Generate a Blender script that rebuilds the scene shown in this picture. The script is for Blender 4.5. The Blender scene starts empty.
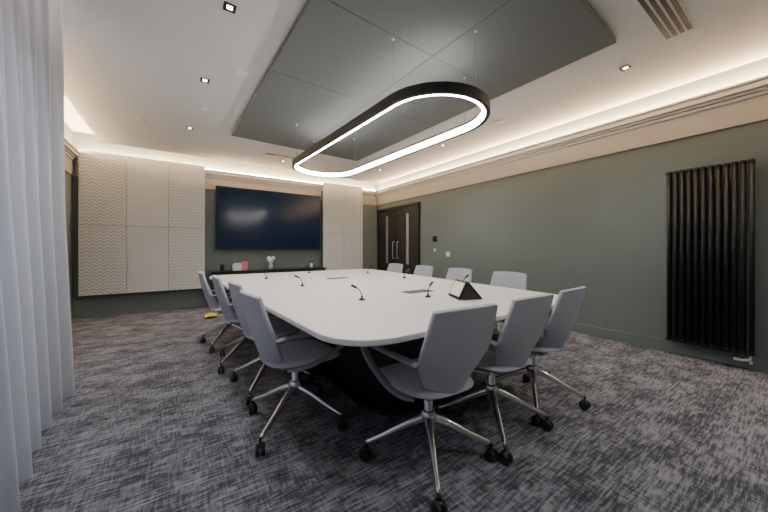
import bpy, bmesh, math, random
from mathutils import Vector, Matrix
random.seed(4)
C = bpy.context
H = 1.10
# ---------------------------------------------------------------- materials
def new_mat(name):
    m = bpy.data.materials.new(name); m.use_nodes = True
    nt = m.node_tree
    return m, nt, nt.nodes["Principled BSDF"]
def pmat(name, col, rough=0.6, metal=0.0, bump=0.0, bscale=200, var=0.0, vscale=5, spec=0.5):
    m, nt, b = new_mat(name)
    b.inputs["Base Color"].default_value = (*col, 1)
    b.inputs["Roughness"].default_value = rough
    b.inputs["Metallic"].default_value = metal
    b.inputs["Specular IOR Level"].default_value = spec
    tc = nt.nodes.new("ShaderNodeTexCoord")
    if bump > 0:
        n = nt.nodes.new("ShaderNodeTexNoise"); n.inputs["Scale"].default_value = bscale
        bp = nt.nodes.new("ShaderNodeBump"); bp.inputs["Strength"].default_value = bump; bp.inputs["Distance"].default_value = 0.003
        nt.links.new(tc.outputs["Object"], n.inputs["Vector"]); nt.links.new(n.outputs["Fac"], bp.inputs["Height"])
        nt.links.new(bp.outputs["Normal"], b.inputs["Normal"])
    if var > 0:
        n = nt.nodes.new("ShaderNodeTexNoise"); n.inputs["Scale"].default_value = vscale; n.inputs["Detail"].default_value = 6
        r = nt.nodes.new("ShaderNodeValToRGB")
        r.color_ramp.elements[0].position = .3; r.color_ramp.elements[1].position = .7
        r.color_ramp.elements[0].color = (*[c*(1-var) for c in col], 1)
        r.color_ramp.elements[1].color = (*[min(1, c*(1+var)) for c in col], 1)
        nt.links.new(tc.outputs["Object"], n.inputs["Vector"]); nt.links.new(n.outputs["Fac"], r.inputs["Fac"])
        nt.links.new(r.outputs["Color"], b.inputs["Base Color"])
    return m
def emat(name, col, s):
    m, nt, b = new_mat(name)
    b.inputs["Base Color"].default_value = (*col, 1)
    b.inputs["Emission Color"].default_value = (*col, 1)
    b.inputs["Emission Strength"].default_value = s
    return m

M_green = pmat("green_paint", (0.160, 0.192, 0.188), 0.7, bump=.1, bscale=300, var=.03, vscale=2)
M_frieze = pmat("beige_frieze_paint", (0.50, 0.465, 0.43), 0.7, var=.02)
M_cornice = pmat("cornice_paint", (0.64, 0.60, 0.555), 0.6)
M_ceil = pmat("white_ceiling_paint", (0.71, 0.71, 0.725), 0.8, var=.015, vscale=3)
M_white = pmat("white_plastic", (0.8, 0.8, 0.8), 0.4)
M_black = pmat("black_plastic", (0.012, 0.012, 0.013), 0.4)
M_blackmet = pmat("black_metal", (0.009, 0.009, 0.010), 0.42, metal=0.0, spec=.35)
M_ringblk = pmat("ring_dark_metal", (0.034, 0.031, 0.030), 0.5)
M_door = pmat("dark_door_laminate", (0.018, 0.015, 0.014), 0.4, var=.2, vscale=8)
M_alu = pmat("polished_aluminium", (0.80, 0.80, 0.83), 0.16, metal=1.0)
M_steel = pmat("brushed_steel", (0.6, 0.6, 0.62), 0.3, metal=1.0)
M_wire = pmat("suspension_wire", (0.25, 0.25, 0.25), 0.5)
M_table = pmat("table_laminate", (0.78, 0.775, 0.77), 0.42, var=.01)
M_tedge = pmat("table_edge", (0.5, 0.49, 0.47), 0.5)
M_pedestal = pmat("pedestal_dark", (0.012, 0.012, 0.013), 0.55)
M_fabric = pmat("chair_fabric", (0.50, 0.515, 0.59), 0.9, bump=.8, bscale=420, var=.13, vscale=240)
M_arm = pmat("chair_arm_grey", (0.24, 0.245, 0.275), 0.5)
M_led = emat("ring_led", (1.0, 0.95, 0.88), 42)
M_cove = emat("cove_led", (1.0, 0.68, 0.38), 320)
M_down = emat("downlight_led", (1.0, 0.93, 0.82), 12)
M_cred = pmat("credenza_dark", (0.03, 0.032, 0.033), 0.45)
M_pink = pmat("pink_card", (0.75, 0.25, 0.33), 0.6)
M_yellow = pmat("yellow_cloth", (0.8, 0.6, 0.03), 0.8, bump=.4, bscale=40)
M_beige = emat("panel_screen", (0.72, 0.66, 0.58), 0.35)
M_doorglass = pmat("door_glass", (0.30, 0.33, 0.35), 0.12)
M_seam = pmat("seam_dark", (0.06, 0.064, 0.064), .8)
M_tv = pmat("tv_glass", (0.006, 0.017, 0.050), 0.17, spec=.4)
M_felt = pmat("acoustic_felt", (0.150, 0.163, 0.166), .95, bump=.3, bscale=260, var=.20, vscale=110)

# carpet
m, nt, b = new_mat("streaky_carpet"); M_carpet = m
L = nt.links
def node(t, **k):
    x = nt.nodes.new(t)
    for a, v in k.items(): setattr(x, a, v)
    return x
tc = node("ShaderNodeTexCoord")
def streak(scale, detail=5, rough=.65):
    mp = node("ShaderNodeMapping"); mp.inputs["Scale"].default_value = scale
    nz = node("ShaderNodeTexNoise"); nz.inputs["Scale"].default_value = 1; nz.inputs["Detail"].default_value = detail; nz.inputs["Roughness"].default_value = rough
    L.new(tc.outputs["Object"], mp.inputs["Vector"]); L.new(mp.outputs[0], nz.inputs["Vector"]); return nz.outputs["Fac"]
def math2(op, a, bb):
    x = node("ShaderNodeMath", operation=op)
    for i, v in enumerate((a, bb)):
        if isinstance(v, (int, float)): x.inputs[i].default_value = v
        else: L.new(v, x.inputs[i])
    return x.outputs[0]
sx = streak((9, 78, 1)); sy = streak((80, 11, 1)); patch = streak((3.6, 5.6, 1), 5, .6); fine = streak((170, 170, 1), 3)
v = math2('ADD', math2('MULTIPLY', sx, .63), math2('MULTIPLY', sy, .37))
v = math2('ADD', v, math2('MULTIPLY', math2('SUBTRACT', patch, .5), .36))
v = math2('ADD', v, math2('MULTIPLY', math2('SUBTRACT', fine, .5), .20))
r = node("ShaderNodeValToRGB"); cr = r.color_ramp
cr.elements[0].position = .40; cr.elements[0].color = (0.052, 0.055, 0.068, 1)
cr.elements[1].position = .61; cr.elements[1].color = (0.29, 0.295, 0.33, 1)
e = cr.elements.new(.465); e.color = (0.090, 0.094, 0.112, 1)
e = cr.elements.new(.52); e.color = (0.185, 0.19, 0.217, 1)
L.new(v, r.inputs["Fac"]); L.new(r.outputs["Color"], b.inputs["Base Color"])
b.inputs["Roughness"].default_value = .95; b.inputs["Specular IOR Level"].default_value = .15
bp = node("ShaderNodeBump"); bp.inputs["Strength"].default_value = .5; bp.inputs["Distance"].default_value = .004
L.new(v, bp.inputs["Height"]); L.new(bp.outputs[0], b.inputs["Normal"])

# chevron wall panels
def chevron(name, amt, vertical=False):
    global nt, L
    m, nt, b = new_mat(name); L = nt.links
    tc = node("ShaderNodeTexCoord"); sp = node("ShaderNodeSeparateXYZ"); L.new(tc.outputs["Object"], sp.inputs[0])
    if vertical:
        val = math2('FRACT', math2('MULTIPLY', sp.outputs[0], 1/.07), 0)
    else:
        tri = math2('ABSOLUTE', math2('SUBTRACT', math2('FRACT', math2('MULTIPLY', sp.outputs[0], 1/.085), 0), .5), 0)
        val = math2('FRACT', math2('ADD', math2('MULTIPLY', sp.outputs[2], 1/.055), math2('MULTIPLY', tri, 1.4)), 0)
    tri2 = math2('MULTIPLY', math2('ABSOLUTE', math2('SUBTRACT', val, .5), 0), 2)
    r = node("ShaderNodeValToRGB")
    a = (0.76, 0.755, 0.75)
    r.color_ramp.elements[0].position = .15; r.color_ramp.elements[1].position = .6
    r.color_ramp.elements[0].color = (*[c*(1-amt) for c in a], 1); r.color_ramp.elements[1].color = (*a, 1)
    L.new(tri2, r.inputs["Fac"]); L.new(r.outputs["Color"], b.inputs["Base Color"])
    bp = node("ShaderNodeBump"); bp.inputs["Strength"].default_value = .5; bp.inputs["Distance"].default_value = .006
    L.new(tri2, bp.inputs["Height"]); L.new(bp.outputs[0], b.inputs["Normal"]); b.inputs["Roughness"].default_value = .85
    return m
M_chev = chevron("chevron_felt", .34); M_chev2 = chevron("chevron_felt_soft", .14); M_rib = chevron("ribbed_felt", .26, True)

# curtain (translucent)
m, nt, b = new_mat("sheer_curtain"); M_curtain = m; L = nt.links
b.inputs["Base Color"].default_value = (0.56, 0.575, 0.63, 1); b.inputs["Roughness"].default_value = .9
tr = node("ShaderNodeBsdfTranslucent"); tr.inputs[0].default_value = (0.7, 0.74, 0.82, 1)
ms = node("ShaderNodeMixShader"); ms.inputs[0].default_value = .18
L.new(b.outputs[0], ms.inputs[1]); L.new(tr.outputs[0], ms.inputs[2]); L.new(ms.outputs[0], nt.nodes["Material Output"].inputs[0])

# window glass
m, nt, b = new_mat("window_glass"); M_glass = m; L = nt.links
t = node("ShaderNodeBsdfTransparent"); g = node("ShaderNodeBsdfGlossy"); g.inputs["Roughness"].default_value = .02
ms = node("ShaderNodeMixShader"); ms.inputs[0].default_value = .06
L.new(t.outputs[0], ms.inputs[1]); L.new(g.outputs[0], ms.inputs[2]); L.new(ms.outputs[0], nt.nodes["Material Output"].inputs[0])

# ---------------------------------------------------------------- helpers
def mesh_obj(name, verts, faces, mat=None, parent=None, smooth=False):
    me = bpy.data.meshes.new(name); me.from_pydata([tuple(v) for v in verts], [], faces); me.update()
    ob = bpy.data.objects.new(name, me); C.collection.objects.link(ob)
    if mat: me.materials.append(mat)
    if smooth:
        for p in me.polygons: p.use_smooth = True
    if parent: ob.parent = parent
    return ob
def empty(name, loc=(0, 0, 0), rz=0):
    o = bpy.data.objects.new(name, None); C.collection.objects.link(o); o.location = loc; o.rotation_euler = (0, 0, rz)
    o.empty_display_size = .1; return o
def bevel(ob, w, seg=2):
    md = ob.modifiers.new("bevel", 'BEVEL'); md.width = w; md.segments = seg; md.limit_method = 'ANGLE'; md.angle_limit = math.radians(40); return ob
def box(name, x0, x1, y0, y1, z0, z1, mat, parent=None, bv=0):
    vs = [(x, y, z) for z in (z0, z1) for y in (y0, y1) for x in (x0, x1)]
    fs = [(0, 2, 3, 1), (4, 5, 7, 6), (0, 1, 5, 4), (2, 6, 7, 3), (0, 4, 6, 2), (1, 3, 7, 5)]
    o = mesh_obj(name, vs, fs, mat, parent)
    if bv: bevel(o, bv)
    return o
def multibox(name, boxes, mat, parent=None, bv=0):
    vs = []; fs = []
    for (x0, x1, y0, y1, z0, z1) in boxes:
        k = len(vs)
        vs += [(x, y, z) for z in (z0, z1) for y in (y0, y1) for x in (x0, x1)]
        fs += [tuple(i+k for i in f) for f in [(0, 2, 3, 1), (4, 5, 7, 6), (0, 1, 5, 4), (2, 6, 7, 3), (0, 4, 6, 2), (1, 3, 7, 5)]]
    o = mesh_obj(name, vs, fs, mat, parent)
    if bv: bevel(o, bv)
    return o
def prism(name, pts, z0, z1, mat, parent=None, bv=0, seg=3, smooth=True):
    n = len(pts)
    vs = [(x, y, z0) for x, y in pts]+[(x, y, z1) for x, y in pts]
    fs = [tuple(range(n))[::-1], tuple(range(n, 2*n))]+[(i, (i+1) % n, n+(i+1) % n, n+i) for i in range(n)]
    o = mesh_obj(name, vs, fs, mat, parent)
    if bv: bevel(o, bv, seg)
    return o
def catmull(pts, k=8, closed=False):
    P = [Vector(p) for p in pts]; out = []; n = len(P)
    rng = range(n if closed else n-1)
    for i in rng:
        if closed: p0, p1, p2, p3 = P[i-1], P[i], P[(i+1) % n], P[(i+2) % n]
        else:
            p1, p2 = P[i], P[i+1]; p0 = P[i-1] if i else p1*2-p2; p3 = P[i+2] if i+2 < n else p2*2-p1
        for j in range(k):
            t = j/k
            out.append(.5*((2*p1)+(p2-p0)*t+(2*p0-5*p1+4*p2-p3)*t*t+(3*p1-p0-3*p2+p3)*t**3))
    if not closed: out.append(P[-1].copy())
    return out
def tube(name, path, ra, mat, parent=None, rb=None, up=Vector((1, 0, 0)), seg=12, closed=False, radii=None):
    rb = rb or ra; vs = []; fs = []; n = len(path); path = [Vector(p) for p in path]
    for i, p in enumerate(path):
        a = path[i-1] if (i > 0 or closed) else p
        c = path[(i+1) % n] if (i < n-1 or closed) else p
        t = (c-a).normalized(); u = up-t*up.dot(t)
        if u.length < 1e-4: u = Vector((0, 1, 0))-t*t.y
        u.normalize(); w = t.cross(u); k = radii[i] if radii else 1
        for s in range(seg):
            an = 2*math.pi*s/seg
            vs.append(p+u*ra*k*math.cos(an)+w*rb*k*math.sin(an))
    for i in range(n if closed else n-1):
        j = (i+1) % n
        for s in range(seg):
            fs.append((i*seg+s, i*seg+(s+1) % seg, j*seg+(s+1) % seg, j*seg+s))
    if not closed:
        fs.append(tuple(range(seg))[::-1]); fs.append(tuple((n-1)*seg+s for s in range(seg)))
    return mesh_obj(name, vs, fs, mat, parent, smooth=True)
def lathe(name, prof, mat, parent=None, seg=24, loc=(0, 0, 0), axis='Z'):
    vs = []; fs = []; n = len(prof)
    for r_, z in prof:
        for s in range(seg):
            a = 2*math.pi*s/seg
            if axis == 'Z': vs.append((loc[0]+r_*math.cos(a), loc[1]+r_*math.sin(a), loc[2]+z))
            else: vs.append((loc[0]+z, loc[1]+r_*math.cos(a), loc[2]+r_*math.sin(a)))
    for i in range(n-1):
        for s in range(seg): fs.append((i*seg+s, i*seg+(s+1) % seg, (i+1)*seg+(s+1) % seg, (i+1)*seg+s))
    fs.append(tuple(range(seg))[::-1]); fs.append(tuple((n-1)*seg+s for s in range(seg)))
    o = mesh_obj(name, vs, fs, mat, parent, smooth=True)
    bevel(o, .0015, 1)
    return o
def rounded_poly(corners, rad, k=10):
    out = []; n = len(corners)
    for i in range(n):
        p = Vector(corners[i]); a = Vector(corners[i-1]); c = Vector(corners[(i+1) % n]); R = rad[i] if isinstance(rad, (list, tuple)) else rad
        d1 = (a-p).normalized(); d2 = (c-p).normalized()
        for j in range(k+1):
            t = j/k; p1 = p+d1*R; p2 = p+d2*R
            q = (1-t)**2*p1+2*t*(1-t)*p.lerp((p1+p2)/2, .15)+t*t*p2
            out.append((q.x, q.y))
    return out

# ---------------------------------------------------------------- room shell
XL, XR, YB, YF = -1.40, 4.34, 6.70, -1.30
ZT = 3.0
box("floor", XL-.1, XR+.1, YF-.1, YB+.1, -.1, 0, M_carpet)
box("wall_back", XL-.12, XR+.12, YB, YB+.12, 0, ZT, M_green)
box("wall_right", XR, XR+.12, YF, YB, 0, ZT, M_green)
box("wall_front", XL-.12, XR+.12, YF-.12, YF, 0, ZT, M_green)
multibox("wall_left", [(XL-.12, XL, YF, .2, 0, ZT), (XL-.12, XL, 3.0, YB, 0, ZT), (XL-.12, XL, .2, 3.0, 0, .5), (XL-.12, XL, .2, 3.0, 2.5, ZT)], M_green)
w = empty("window_1")
multibox("frame", [(XL-.1, XL-.04, .2, 3.0, .5, .56), (XL-.1, XL-.04, .2, 3.0, 2.44, 2.5), (XL-.1, XL-.04, .2, .26, .5, 2.5), (XL-.1, XL-.04, 2.94, 3.0, .5, 2.5), (XL-.1, XL-.04, 1.57, 1.63, .5, 2.5)], M_white, w)
box("pane", XL-.075, XL-.069, .22, 2.98, .52, 2.48, M_glass, w)

def base(name, *b_): box(name, *b_, M_green, None, .004)
base("baseboard_right", XR-.018, XR, YF, 4.90, 0, .12)
base("baseboard_back", XL, XR-.02, YB-.018, YB, 0, .12)
base("baseboard_left", XL, XL+.018, YF, YB-.02, 0, .12)
base("baseboard_front", XL+.02, XR-.02, YF, YF+.018, 0, .12)
box("trim_1", XR-.012, XR, YF, YB, 2.26, 2.50, M_frieze)
box("trim_2", XL, XR-.012, YB-.012, YB, 2.26, 2.50, M_frieze)
box("trim_3", XL, XL+.012, 3.0, YB-.012, 2.26, 2.50, M_frieze)
def corn(name, fn):
    o = multibox(name, [fn(.03, 2.485, 2.52), fn(.055, 2.52, 2.545), fn(.085, 2.545, 2.60), fn(.10, 2.60, 2.625)], M_cornice, None, .006); return o
corn("trim_4", lambda d, a, c: (XR-d, XR, YF, YB, a, c))
corn("trim_5", lambda d, a, c: (XL, XR-.1, YB-d, YB, a, c))
corn("trim_6", lambda d, a, c: (XL, XL+d, 3.1, YB-.1, a, c))
cl = empty("cove_light_strip")
box("strip_right", XR-.06, XR-.035, YF+.05, YB-.12, 2.626, 2.636, M_cove, cl)
box("strip_back", XL+.1, XR-.1, YB-.075, YB-.05, 2.626, 2.636, M_cove, cl)
box("strip_left", XL+.035, XL+.06, 3.2, YB-.12, 2.626, 2.636, M_cove, cl)
M_cove2 = emat("cove_led_soft", (1.0, 0.84, 0.66), 45)
box("strip_curtain", -.575, -.56, YF+.1, 2.75, 2.801, 2.812, M_cove2, cl)

# ceiling
ce = empty("ceiling")
multibox("lower_raft", [(-.585, 4.17, YF, 2.80, 2.75, 2.80), (-1.02, 4.17, 2.80, 6.27, 2.75, 2.80)], M_ceil, ce)
multibox("core", [(-.45, 3.95, YF, 2.80, 2.80, 2.97), (-.80, 3.95, 2.82, 6.05, 2.80, 2.97)], M_ceil, ce)
box("upper_slab", XL-.12, XR+.12, YF-.12, YB+.12, 2.97, 3.08, M_ceil, ce)
box("slot_plate", 2.45, 3.17, .535, .70, 2.744, 2.75, M_ceil, ce)
for i in range(4):
    box("diffuser_slot_%d" % (i+1), 2.47, 3.15, .543+i*.040, .568+i*.040, 2.7415, 2.745, M_black, ce)
for i in range(2):
    box("diffuser_slot_back_%d" % (i+1), 1.22, 1.73, 5.37+i*.06, 5.40+i*.06, 2.7465, 2.751, M_black, ce)

# acoustic raft
ar = empty("acoustic_ceiling_panel", (2.80, .90, 0), math.radians(2.0))
AX0, AX1, AY0, AY1 = .73-2.8, 0, 0, 3.88
xs = [AX0, AX0/2, AX1]
ys = [AY0, .96, 1.95, AY1]
k = 0
for i in range(2):
    for j in range(len(ys)-1):
        k += 1
        box("tile_%d" % k, xs[i]+.002, xs[i+1]-.002, ys[j]+.002, ys[j+1]-.002, 2.700, 2.74, M_felt, ar, .002)
box("backing", AX0+.02, AX1-.02, AY0+.02, AY1-.02, 2.738, 2.751, M_seam, ar)

# downlights, plus added fill lamps of the same make
def downlight_or_fill(x, y, on=True, en=50):
    d = empty("recessed_downlight_or_fill", (x, y, 2.75))
    multibox("rim", [(-.038, .038, -.038, -.030, -.006, .0), (-.038, .038, .030, .038, -.006, .0), (-.038, -.030, -.030, .030, -.006, .0), (.030, .038, -.030, .030, -.006, .0)], M_black, d)
    box("lens", -.018, .018, -.018, .018, -.004, -.001, M_down, d)
    box("plate", -.030, .030, -.030, .030, -.002, 0, M_black, d)
    l = bpy.data.lights.new("spot", 'SPOT'); l.energy = en; l.spot_size = math.radians(120); l.spot_blend = .9; l.color = (1, .97, .94); l.shadow_soft_size = .05
    o = bpy.data.objects.new("lamp", l); C.collection.objects.link(o); o.parent = d; o.location = (0, 0, -.03)
for x, y in [(.28, 2.28), (.20, 3.40), (.11, 4.86), (3.35, 1.01), (.30, .6), (3.35, -.5), (1.5, -.6), (3.45, 3.4), (3.45, 5.2), (1.6, 5.7)]:  # first four are room fixtures; later entries are added to lift ambient light
    downlight_or_fill(x, y)
for x, y, r_ in [(.28, 4.1, .07), (3.4, 2.35, .07), (-.4, 4.9, .05)]:
    lathe("ceiling_speaker", [(r_, -.006), (r_, 0), (r_*.2, 0)], M_ceil, None, 28, (x, y, 2.75))
box("ceiling_access_sensor", .42, .53, 3.0, 3.12, 2.742, 2.75, M_white)

# ---------------------------------------------------------------- ring light
RC = (1.715, 2.84)
rl = empty("oval_pendant_light", (RC[0], RC[1], 0), math.radians(3.0))
cx, y0, y1, R = 0.0, -1.41, 1.41, .43
zb, zt = 2.19, 2.262
path = []
K = 32
for i in range(K+1):
    a = math.pi*i/K; path.append((Vector((cx+R*math.cos(a), y1-R+R*math.sin(a))), Vector((math.cos(a), math.sin(a)))))
for i in range(K+1):
    a = math.pi+math.pi*i/K; path.append((Vector((cx+R*math.cos(a), y0+R+R*math.sin(a))), Vector((math.cos(a), math.sin(a)))))
def sweep(name, prof, mat):
    vs = []; fs = []; n = len(path); s = len(prof)
    for p, nn in path:
        for o_, z in prof:
            q = p+nn*o_; vs.append((q.x, q.y, z))
    for i in range(n):
        j = (i+1) % n
        for a in range(s): fs.append((i*s+a, i*s+(a+1) % s, j*s+(a+1) % s, j*s+a))
    o = mesh_obj(name, vs, fs, mat, rl)
    bm = bmesh.new(); bm.from_mesh(o.data); bmesh.ops.recalc_face_normals(bm, faces=bm.faces); bm.to_mesh(o.data); bm.free()
    return o
sweep("dark_housing", [(0, zb), (.032, zb), (.032, zt), (-.028, zt), (-.028, zb+.052), (0, zb+.052)], M_ringblk)
sweep("led_diffuser", [(-.027, zb+.003), (-.001, zb+.003), (-.001, zb+.051), (-.027, zb+.051)], M_led)
for i, (x, y) in enumerate([(cx-R+.0, y0+R), (cx+R-.0, y0+R), (cx-R, y1-R), (cx+R, y1-R), (cx, y0), (cx, y1)]):
    tube("cable_%d" % (i+1), [(x, y, zt), (x, y, 2.70)], .0018, M_wire, rl, seg=6)
    lathe("cap_%d" % (i+1), [(.010, -.012), (.010, 0)], M_steel, rl, 12, (x, y, 2.70))

# ---------------------------------------------------------------- back wall: acoustic wall panels
def wallpanel(name, xe, mats):
    p = empty(name)
    zz = [.36, 1.48, 2.66]; k = 0
    for i in range(len(xe)-1):
        for j in range(2):
            k += 1
            box("tile_%d" % k, xe[i]+.003, xe[i+1]-.003, 6.545, 6.60, zz[j]+.003, zz[j+1]-.003, mats[i], p, .004)
    box("backing_frame", xe[0]+.01, xe[-1]-.01, 6.595, 6.698, .40, 2.475, M_seam, p)
wallpanel("acoustic_wall_panel", [-1.316, -.74, -.175, .389], [M_chev, M_chev2, M_chev])
wallpanel("acoustic_wall_panel", [2.76, 3.29, 3.82], [M_chev2, M_rib])
tv = empty("wall_television")
box("body", .575, 2.72, 6.615, 6.67, 1.10, 2.335, M_black, tv, .006)
box("screen", .592, 2.703, 6.611, 6.617, 1.122, 2.318, M_tv, tv)
box("wall_mount", 1.2, 2.1, 6.67, 6.70, 1.4, 2.0, M_black, tv)
cr_ = empty("credenza")
box("body", .50, 2.70, 6.28, 6.68, .08, .66, M_cred, cr_, .004)
box("top", .48, 2.72, 6.26, 6.68, .66, .685, M_black, cr_, .004)
box("plinth", .54, 2.66, 6.32, 6.66, 0, .08, M_black, cr_)
for i in range(1, 4): box("door_gap_%d" % i, .50+i*.55-.002, .50+i*.55+.002, 6.277, 6.281, .1, .65, M_black, cr_)
lathe("black_tumbler", [(.03, 0), (.04, .12), (.036, .12), (.03, .02)], M_black, None, 20, (.66, 6.42, .685))
bs = empty("brochure_holder")
box("holder", .84, 1.04, 6.40, 6.46, .685, .80, M_white, bs, .003)
box("card_pink", 1.0, 1.10, 6.385, 6.398, .685, .86, M_pink, bs)
box("card_white", .86, .995, 6.385, 6.398, .685, .83, M_white, bs)
fv = empty("flower_vase")
lathe("vase", [(.03, 0), (.05, .05), (.035, .11), (.028, .15)], M_white, fv, 24, (1.55, 6.45, .685))
def blob(name, c, r_, mat, parent, seed=0):
    me = bpy.data.meshes.new(name); bm = bmesh.new(); bmesh.ops.create_icosphere(bm, subdivisions=3, radius=r_)
    for v in bm.verts:
        v.co *= 1+.18*math.sin(v.co.x*120+seed)*math.cos(v.co.y*110+v.co.z*90)
    bm.to_mesh(me); bm.free(); o = bpy.data.objects.new(name, me); C.collection.objects.link(o); o.location = c; me.materials.append(mat); o.parent = parent
    for p in me.polygons: p.use_smooth = True
    return o
for i in range(9):
    a = i*2.4; rr = .025+.010*i/2
    blob("blossom_%d" % (i+1), (1.55+rr*math.cos(a), 6.45+rr*math.sin(a)*.7, .88+.035*math.sin(i*1.7)), .036, M_white, fv, i)
tube("stem_1", [(1.55, 6.45, .80), (1.555, 6.45, .90)], .006, M_green, fv)
pm = empty("pen_pot")
lathe("pot", [(.028, 0), (.03, .10), (.026, .10), (.024, .01)], M_white, pm, 20, (2.42, 6.42, .685))
tube("pen_1", [(2.42, 6.42, .70), (2.45, 6.42, .84)], .005, M_black, pm)
tube("pen_2", [(2.415, 6.42, .70), (2.39, 6.43, .85)], .005, M_black, pm)
def cloth(name, c, mat):
    n = 12; vs = []; fs = []
    for i in range(n):
        for j in range(n):
            x = (i/(n-1)-.5)*.15; y = (j/(n-1)-.5)*.15
            z = .012+.05*abs(math.sin(i*1.3+j*.7))*math.exp(-(x*x+y*y)*60)+.02*abs(math.sin(j*1.9))
            vs.append((c[0]+x*(1+.2*math.sin(j)), c[1]+y*(1+.2*math.cos(i)), z))
    for i in range(n-1):
        for j in range(n-1): fs.append((i*n+j, (i+1)*n+j, (i+1)*n+j+1, i*n+j+1))
    o = mesh_obj(name, vs, fs, mat, None, True); md = o.modifiers.new("s", 'SOLIDIFY'); md.thickness = .008
    return o
cloth("yellow_cloth", (.40, 5.50), M_yellow)

# ---------------------------------------------------------------- door (right wall)
dr = empty("door_1")
DY0, DY1, DZ = 4.95, 6.60, 2.13
multibox("frame", [(XR-.05, XR, DY0, DY0+.06, 0, DZ), (XR-.05, XR, DY1-.06, DY1, 0, DZ), (XR-.05, XR, DY0, DY1, DZ-.06, DZ)], M_black, dr, .003)
mid = (DY0+DY1)/2
box("leaf_1", XR-.035, XR-.002, DY0+.063, mid-.003, .01, DZ-.064, M_door, dr, .003)
box("leaf_2", XR-.035, XR-.002, mid+.003, DY1-.063, .01, DZ-.064, M_door, dr, .003)
for i, yc in enumerate([mid-.42, mid+.40]):
    box("glass_%d" % (i+1), XR-.039, XR-.034, yc-.04, yc+.04, .75, 1.92, M_doorglass, dr)
for i, yc in enumerate([mid-.09, mid+.09]):
    tube("handle_%d" % (i+1), catmull([(XR-.035, yc, .88), (XR-.085, yc, .90), (XR-.085, yc, 1.15), (XR-.085, yc, 1.26), (XR-.035, yc, 1.28)], 5), .011, M_steel, dr)
def plate(name, y, z, s, mat, m2):
    p = empty(name); box("plate", XR-.012, XR, y-s, y+s, z-s, z+s, mat, p, .002); box("rocker", XR-.016, XR-.011, y-s*.5, y+s*.5, z-s*.5, z+s*.5, m2, p, .001)
plate("room_controller", 4.50, 1.31, .055, M_black, M_door)
plate("light_switch", 4.13, 1.0, .045, M_white, M_white)
plate("thermostat", 4.50, 1.08, .03, M_white, M_white)

# ---------------------------------------------------------------- radiator
ra = empty("column_radiator")
n = 12; ry0, ry1 = .335, .925
for i in range(n):
    y = ry0+.022+(ry1-ry0-.044)*i/(n-1)
    for j, x in enumerate((4.215, 4.275)):
        tube("tube_%d_%d" % (j+1, i+1), [(x, y, .175), (x, y, 1.89)], .0165, M_blackmet, ra, seg=14)
for z in (.165, 1.885):
    o = multibox("header_%d" % (1 if z < 1 else 2), [(4.198, 4.292, ry0+.022+(ry1-ry0-.044)*i/(n-1)-.0215, ry0+.022+(ry1-ry0-.044)*i/(n-1)+.0215, z-.02, z+.02) for i in range(n)], M_blackmet, ra)
    bevel(o, .012, 3)
multibox("brackets", [(4.28, XR, .45, .48, .5, .54), (4.28, XR, .78, .81, .5, .54), (4.28, XR, .45, .48, 1.6, 1.64), (4.28, XR, .78, .81, 1.6, 1.64)], M_blackmet, ra)
tube("valve_pipe", catmull([(4.245, ry0+.03, .145), (4.245, ry0+.03, .09), (4.26, ry0+.03, .06), (4.33, ry0+.03, .055)], 6), .009, M_white, ra)
tube("valve_pipe_2", catmull([(4.245, ry0+.03, .10), (4.245, ry0+.08, .085), (4.245, ry0+.13, .085)], 6), .012, M_white, ra)

# ---------------------------------------------------------------- table
tb = empty("conference_table")
corners = [(.50, .98), (2.45, .98), (2.86, 4.70), (.30, 4.70)]
out = rounded_poly(corners, [.24, .24, .24, .24])
prism("top", out, .712, .74, M_table, tb, .006, 3)
inner = rounded_poly([(.56, 1.04), (2.39, 1.04), (2.79, 4.64), (.36, 4.64)], .22)
prism("under_rim", inner, .695, .7125, M_tedge, tb)
ped = rounded_poly([(1.12, 1.62), (1.95, 1.62), (2.10, 4.1), (1.05, 4.1)], .25)
prism("pedestal", ped, .03, .696, M_pedestal, tb, .01)
prism("pedestal_foot", rounded_poly([(1.04, 1.54), (2.03, 1.54), (2.18, 4.18), (.97, 4.18)], .28), 0, .03, M_pedestal, tb, .006)

ZTB = .74
def mic(x, y, ang, lean=.05):
    m = empty("gooseneck_microphone", (x, y, ZTB), ang)
    lathe("base", [(.022, 0), (.022, .008), (.014, .014)], M_black, m, 20)
    lathe("neck_socket", [(.007, .012), (.007, .03)], M_black, m, 12)
    p = catmull([(0, 0, .02), (0, .004, .045), (0, .018, .07), (0, lean-.01, .088)], 6)
    tube("neck", p, .0035, M_black, m, seg=8)
    tube("capsule", catmull([(0, lean-.014, .086), (0, lean+.004, .095), (0, lean+.026, .106)], 4), .0085, M_black, m, seg=12)
for x, y, a in [(1.06, 1.83, 1.0), (1.53, 1.66, -1.2), (.98, 2.84, 1.6), (.86, 3.78, 1.6), (2.25, 1.95, -1.6), (2.28, 2.9, -1.6), (2.3, 3.8, -1.6), (1.6, 4.35, .2)]:
    mic(x, y, a)
def hatch(x, y, ang):
    h = empty("table_socket_hatch", (x, y, ZTB), ang)
    box("frame", -.13, .13, -.06, .06, 0, .004, M_black, h, .001)
    multibox("slats", [(-.12, .12, -.05+i*.022, -.04+i*.022, .004, .007) for i in range(5)], M_arm, h)
hatch(1.66, 1.93, 0); hatch(1.60, 3.35, 0)
tp = empty("touch_control_panel", (1.72, 1.50, ZTB+.001), math.radians(-25))
w0 = .10
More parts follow.
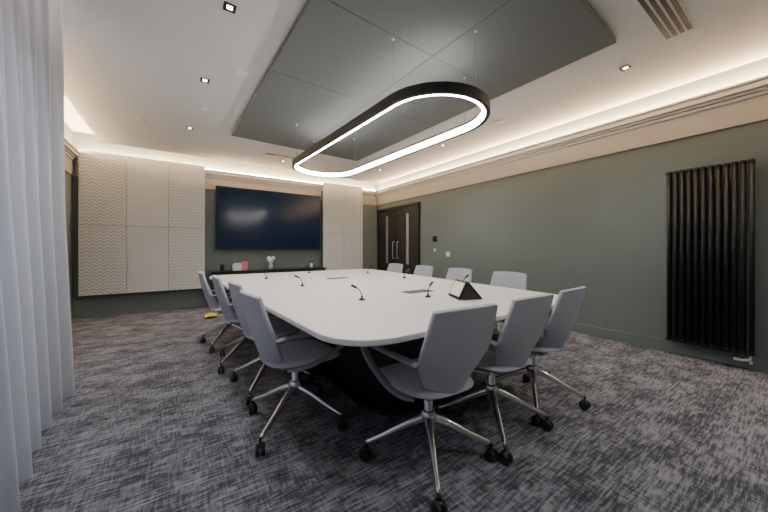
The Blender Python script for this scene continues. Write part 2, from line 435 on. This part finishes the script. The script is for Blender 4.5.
def slab(name, a, b_, t, mat):
    a = Vector(a); b_ = Vector(b_); d = (b_-a).normalized(); nrm = Vector((-d.z, 0, d.x))*t
    P = [a, b_, b_+nrm, a+nrm]
    vs = [(p.x, -w0, p.z) for p in P]+[(p.x, w0, p.z) for p in P]
    return mesh_obj(name, vs, [(0, 1, 2, 3), (7, 6, 5, 4), (0, 4, 5, 1), (1, 5, 6, 2), (2, 6, 7, 3), (3, 7, 4, 0)], mat, tp)
slab("display_body", (-.06, 0, 0.001), (.0, 0, .125), .010, M_black)
slab("prop_leg", (.105, 0, 0.001), (.002, 0, .120), -.008, M_black)
mesh_obj("wedge_core", [(-.05, -w0*.96, .002), (.095, -w0*.96, .002), (.0, -w0*.96, .110), (-.05, w0*.96, .002), (.095, w0*.96, .002), (.0, w0*.96, .110)], [(0, 1, 2), (5, 4, 3), (0, 3, 4, 1), (1, 4, 5, 2), (2, 5, 3, 0)], M_black, tp)
dv = Vector((.06, 0, .125)); nn = Vector((-.125, 0, .06)).normalized()*.0115
a = Vector((-.06, 0, 0))
q = [a+dv*.14+nn+Vector((0, -w0+.012, 0)), a+dv*.14+nn+Vector((0, w0-.012, 0)), a+dv*.90+nn+Vector((0, w0-.012, 0)), a+dv*.90+nn+Vector((0, -w0+.012, 0))]
mesh_obj("screen", q, [(0, 1, 2, 3)], M_beige, tp)

# ---------------------------------------------------------------- chairs
def chair_parts():
    parts = []; lower = []
    us = [-1, -.94, -.7, -.35, 0, .35, .7, .94, 1]
    vsn = [0, .06, .18, .32, .44, .56, .70, .84, .94, .985, 1]
    nu, nv = len(us), len(vsn)
    vs = []; fs = []
    W = [(0, .23), (.16, .31), (.38, .425), (.50, .435), (.75, .412), (1, .385)]
    def wv(v):
        for a, b_ in zip(W, W[1:]):
            if v <= b_[0]: t = (v-a[0])/(b_[0]-a[0]); return a[1]+(b_[1]-a[1])*t
        return W[-1][1]
    for v in vsn:
        for u in us:
            z = .42+.43*v - .010*(abs(u)**3)*(v**6) + .03*(abs(u)**2)*((1-v)**4)
            y = -.190-.018*math.sin(v*3.1)-.115*v**1.15 + .075*u*u*(1-.55*v)
            vs.append((u*wv(v)/2, y, z))
    for j in range(nv-1):
        for i in range(nu-1): fs.append((j*nu+i, j*nu+i+1, (j+1)*nu+i+1, (j+1)*nu+i))
    o = mesh_obj("back_shell", vs, fs, M_fabric, None, True)
    s = o.modifiers.new("s", 'SOLIDIFY'); s.thickness = .026; s.offset = 0
    s = o.modifiers.new("ss", 'SUBSURF'); s.levels = 2; s.render_levels = 2
    parts.append(o)
    nr, na = 7, 36; vs = []; fs = []
    def outl(a):
        c, s_ = math.cos(a), math.sin(a); p = 2/3.6
        x = .235*math.copysign(abs(c)**p, c); y = .235*math.copysign(abs(s_)**p, s_)
        if y < 0: x *= (1-.10*(abs(y)/.235))*(1-.12*(abs(y)/.235))
        return x, y+.025
    for ri in range(nr+1):
        f = ri/nr
        for k in range(na):
            x, y = outl(2*math.pi*k/na)
            xx = x*f; yy = .025+(y-.025)*f
            z = .462-.022*math.exp(-((xx)**2+(yy+.03)**2)*22) - (.02 if f > .99 else 0) - (.02*max(0, (yy-.16)/.1))
            vs.append((xx, yy, z))
    base_i = len(vs)
    for ri in range(nr+1):
        f = ri/nr
        for k in range(na):
            x, y = outl(2*math.pi*k/na); f2 = f*.97
            vs.append((x*f2, .025+(y-.025)*f2, .405+.018*(f**4)))
    for ri in range(nr):
        for k in range(na):
            k2 = (k+1) % na
            fs.append((ri*na+k, (ri+1)*na+k, (ri+1)*na+k2, ri*na+k2))
            b0 = base_i
            fs.append((b0+ri*na+k, b0+ri*na+k2, b0+(ri+1)*na+k2, b0+(ri+1)*na+k))
    for k in range(na):
        k2 = (k+1) % na
        fs.append((nr*na+k, base_i+nr*na+k, base_i+nr*na+k2, nr*na+k2))
    o = mesh_obj("seat", vs, fs, M_fabric, None, True)
    s = o.modifiers.new("w", 'WELD'); s.merge_threshold = .0005
    s = o.modifiers.new("ss", 'SUBSURF'); s.levels = 1; s.render_levels = 1
    parts.append(o)
    parts.append(bevel(box("seat_pan", -.10, .10, -.12, .12, .375, .412, M_arm), .012, 3))
    for sgn, nm in ((-1, "arm_left"), (1, "arm_right")):
        pts = [(sgn*.205, -.190, .592), (sgn*.232, -.12, .604), (sgn*.250, .0, .606), (sgn*.256, .15, .604), (sgn*.255, .232, .588), (sgn*.250, .240, .550),
               (sgn*.243, .18, .495), (sgn*.232, .06, .440), (sgn*.215, -.05, .415), (sgn*.16, -.10, .402)]
        parts.append(tube(nm, catmull(pts, 7), .022, M_arm, None, rb=.012, seg=12))
    parts.append(lathe("gas_column", [(.033, .235), (.033, .25), (.024, .26), (.024, .38)], M_alu, None, 24))
    lower.append(lathe("hub", [(.02, .175), (.036, .20), (.042, .235), (.036, .262), (.03, .265)], M_alu, None, 24))
    for k in range(4):
        a = math.radians(90*k); c, s_ = math.cos(a), math.sin(a)
        p = catmull([(c*.02, s_*.02, .225), (c*.12, s_*.12, .185), (c*.23, s_*.23, .130), (c*.325, s_*.325, .088)], 6)
        rad = [1.25-.55*i/(len(p)-1) for i in range(len(p))]
        lower.append(tube("leg_%d" % (k+1), p, .017, M_alu, None, rb=.019, up=Vector((-s_, c, 0)), seg=12, radii=rad))
        X, Y = c*.328, s_*.328
        ca = a+.9*(1 if k % 2 else -1)
        vx, vy = math.cos(ca), math.sin(ca)
        lower.append(tube("caster_stem_%d" % (k+1), [(X, Y, .09), (X, Y, .055)], .007, M_black, None, seg=10))
        for q_ in (-1, 1):
            o = lathe("wheel_%d_%d" % (k+1, (q_+3)//2), [(.012, -.010), (.027, -.010), (.030, -.006), (.030, .006), (.027, .010), (.012, .010)], M_black, None, 20, axis='X')
            o.data.transform(Matrix.Translation((X+vx*.014*q_, Y+vy*.014*q_, .030)) @ Matrix.Rotation(ca, 4, 'Z')); lower.append(o)
        lower.append(lathe("caster_hood_%d" % (k+1), [(.005, .048), (.022, .050), (.018, .062), (.008, .066)], M_black, None, 14, (X, Y, 0)))
    return parts, lower
protos, lowers = chair_parts()
first = True
def chair(bx, by, facing_deg, leg_deg=45, back=.29):
    """leg_deg: world direction of one of the four legs"""
    global first
    f = math.radians(facing_deg); fx, fy = math.sin(f), math.cos(f)
    e = empty("office_chair", (bx+fx*back, by+fy*back, 0), -f)
    sw = empty("swivel_base", (0, 0, 0), math.radians(leg_deg)+f); sw.parent = e
    for grp, par in ((protos, e), (lowers, sw)):
        for p in grp:
            if first: o = p
            else:
                o = p.copy(); C.collection.objects.link(o)
            o.parent = par
    first = False
chair(1.05, .87, 4, 55); chair(1.60, .87, 0, 48); chair(2.13, .90, -4, 35)
chair(.32, 1.88, 86, 39); chair(.33, 2.53, 88, 50); chair(.27, 3.20, 90, 38); chair(.19, 3.90, 92, 52)
for x, y, a in [(2.98, 1.92, -92), (3.03, 2.66, -90), (3.06, 3.38, -88), (3.08, 4.13, -90)]: chair(x, y, a, 45+x*10)

# ---------------------------------------------------------------- curtain
def curtain(name, ya, yb, z0, z1, xc):
    nY, nZ = 520, 28; vs = []; fs = []
    for i in range(nY):
        t = i/(nY-1); y = ya+(yb-ya)*t
        ph = y*2*math.pi/.21+1.1*math.sin(y*3.1)+.7*math.sin(y*7.3+1)
        amp = .060*(1+.35*math.sin(y*5.1))
        slow = .055*math.sin((y-1.55)*2.9+1.2)
        for j in range(nZ):
            v = j/(nZ-1); z = z0+(z1-z0)*v
            fl = 1.15-.45*v
            ph2 = ph+.25*math.sin(v*4+y*2)
            vs.append((xc+amp*fl*math.sin(ph2)+slow*(1-v)+.016*math.sin(2*ph2+v*3), (y-1.2)*(1+.27*(1-v)**.8)+1.2+.02*math.cos(ph2), z))
    for i in range(nY-1):
        for j in range(nZ-1): a = i*nZ+j; fs.append((a, a+nZ, a+nZ+1, a+1))
    return mesh_obj(name, vs, fs, M_curtain, None, True)
curtain("sheer_curtain", -.7, 2.77, .008, 2.93, -.69)
ct = box("curtain_track", -.72, -.66, -.95, 2.80, 2.935, 2.97, M_white)

# ---------------------------------------------------------------- world & camera
wd = bpy.data.worlds.new("World"); C.scene.world = wd; wd.use_nodes = True
bg = wd.node_tree.nodes["Background"]; bg.inputs[0].default_value = (0.62, 0.73, 1.0, 1); bg.inputs[1].default_value = 2.2

cam = bpy.data.cameras.new("camera"); co = bpy.data.objects.new("camera", cam); C.collection.objects.link(co)
co.location = (0, 0, H); co.rotation_euler = (math.pi/2, 0, -math.radians(34.3))
cam.sensor_width = 36; cam.lens = 36*299/768; cam.shift_y = -7/768; cam.clip_start = .02
C.scene.camera = co
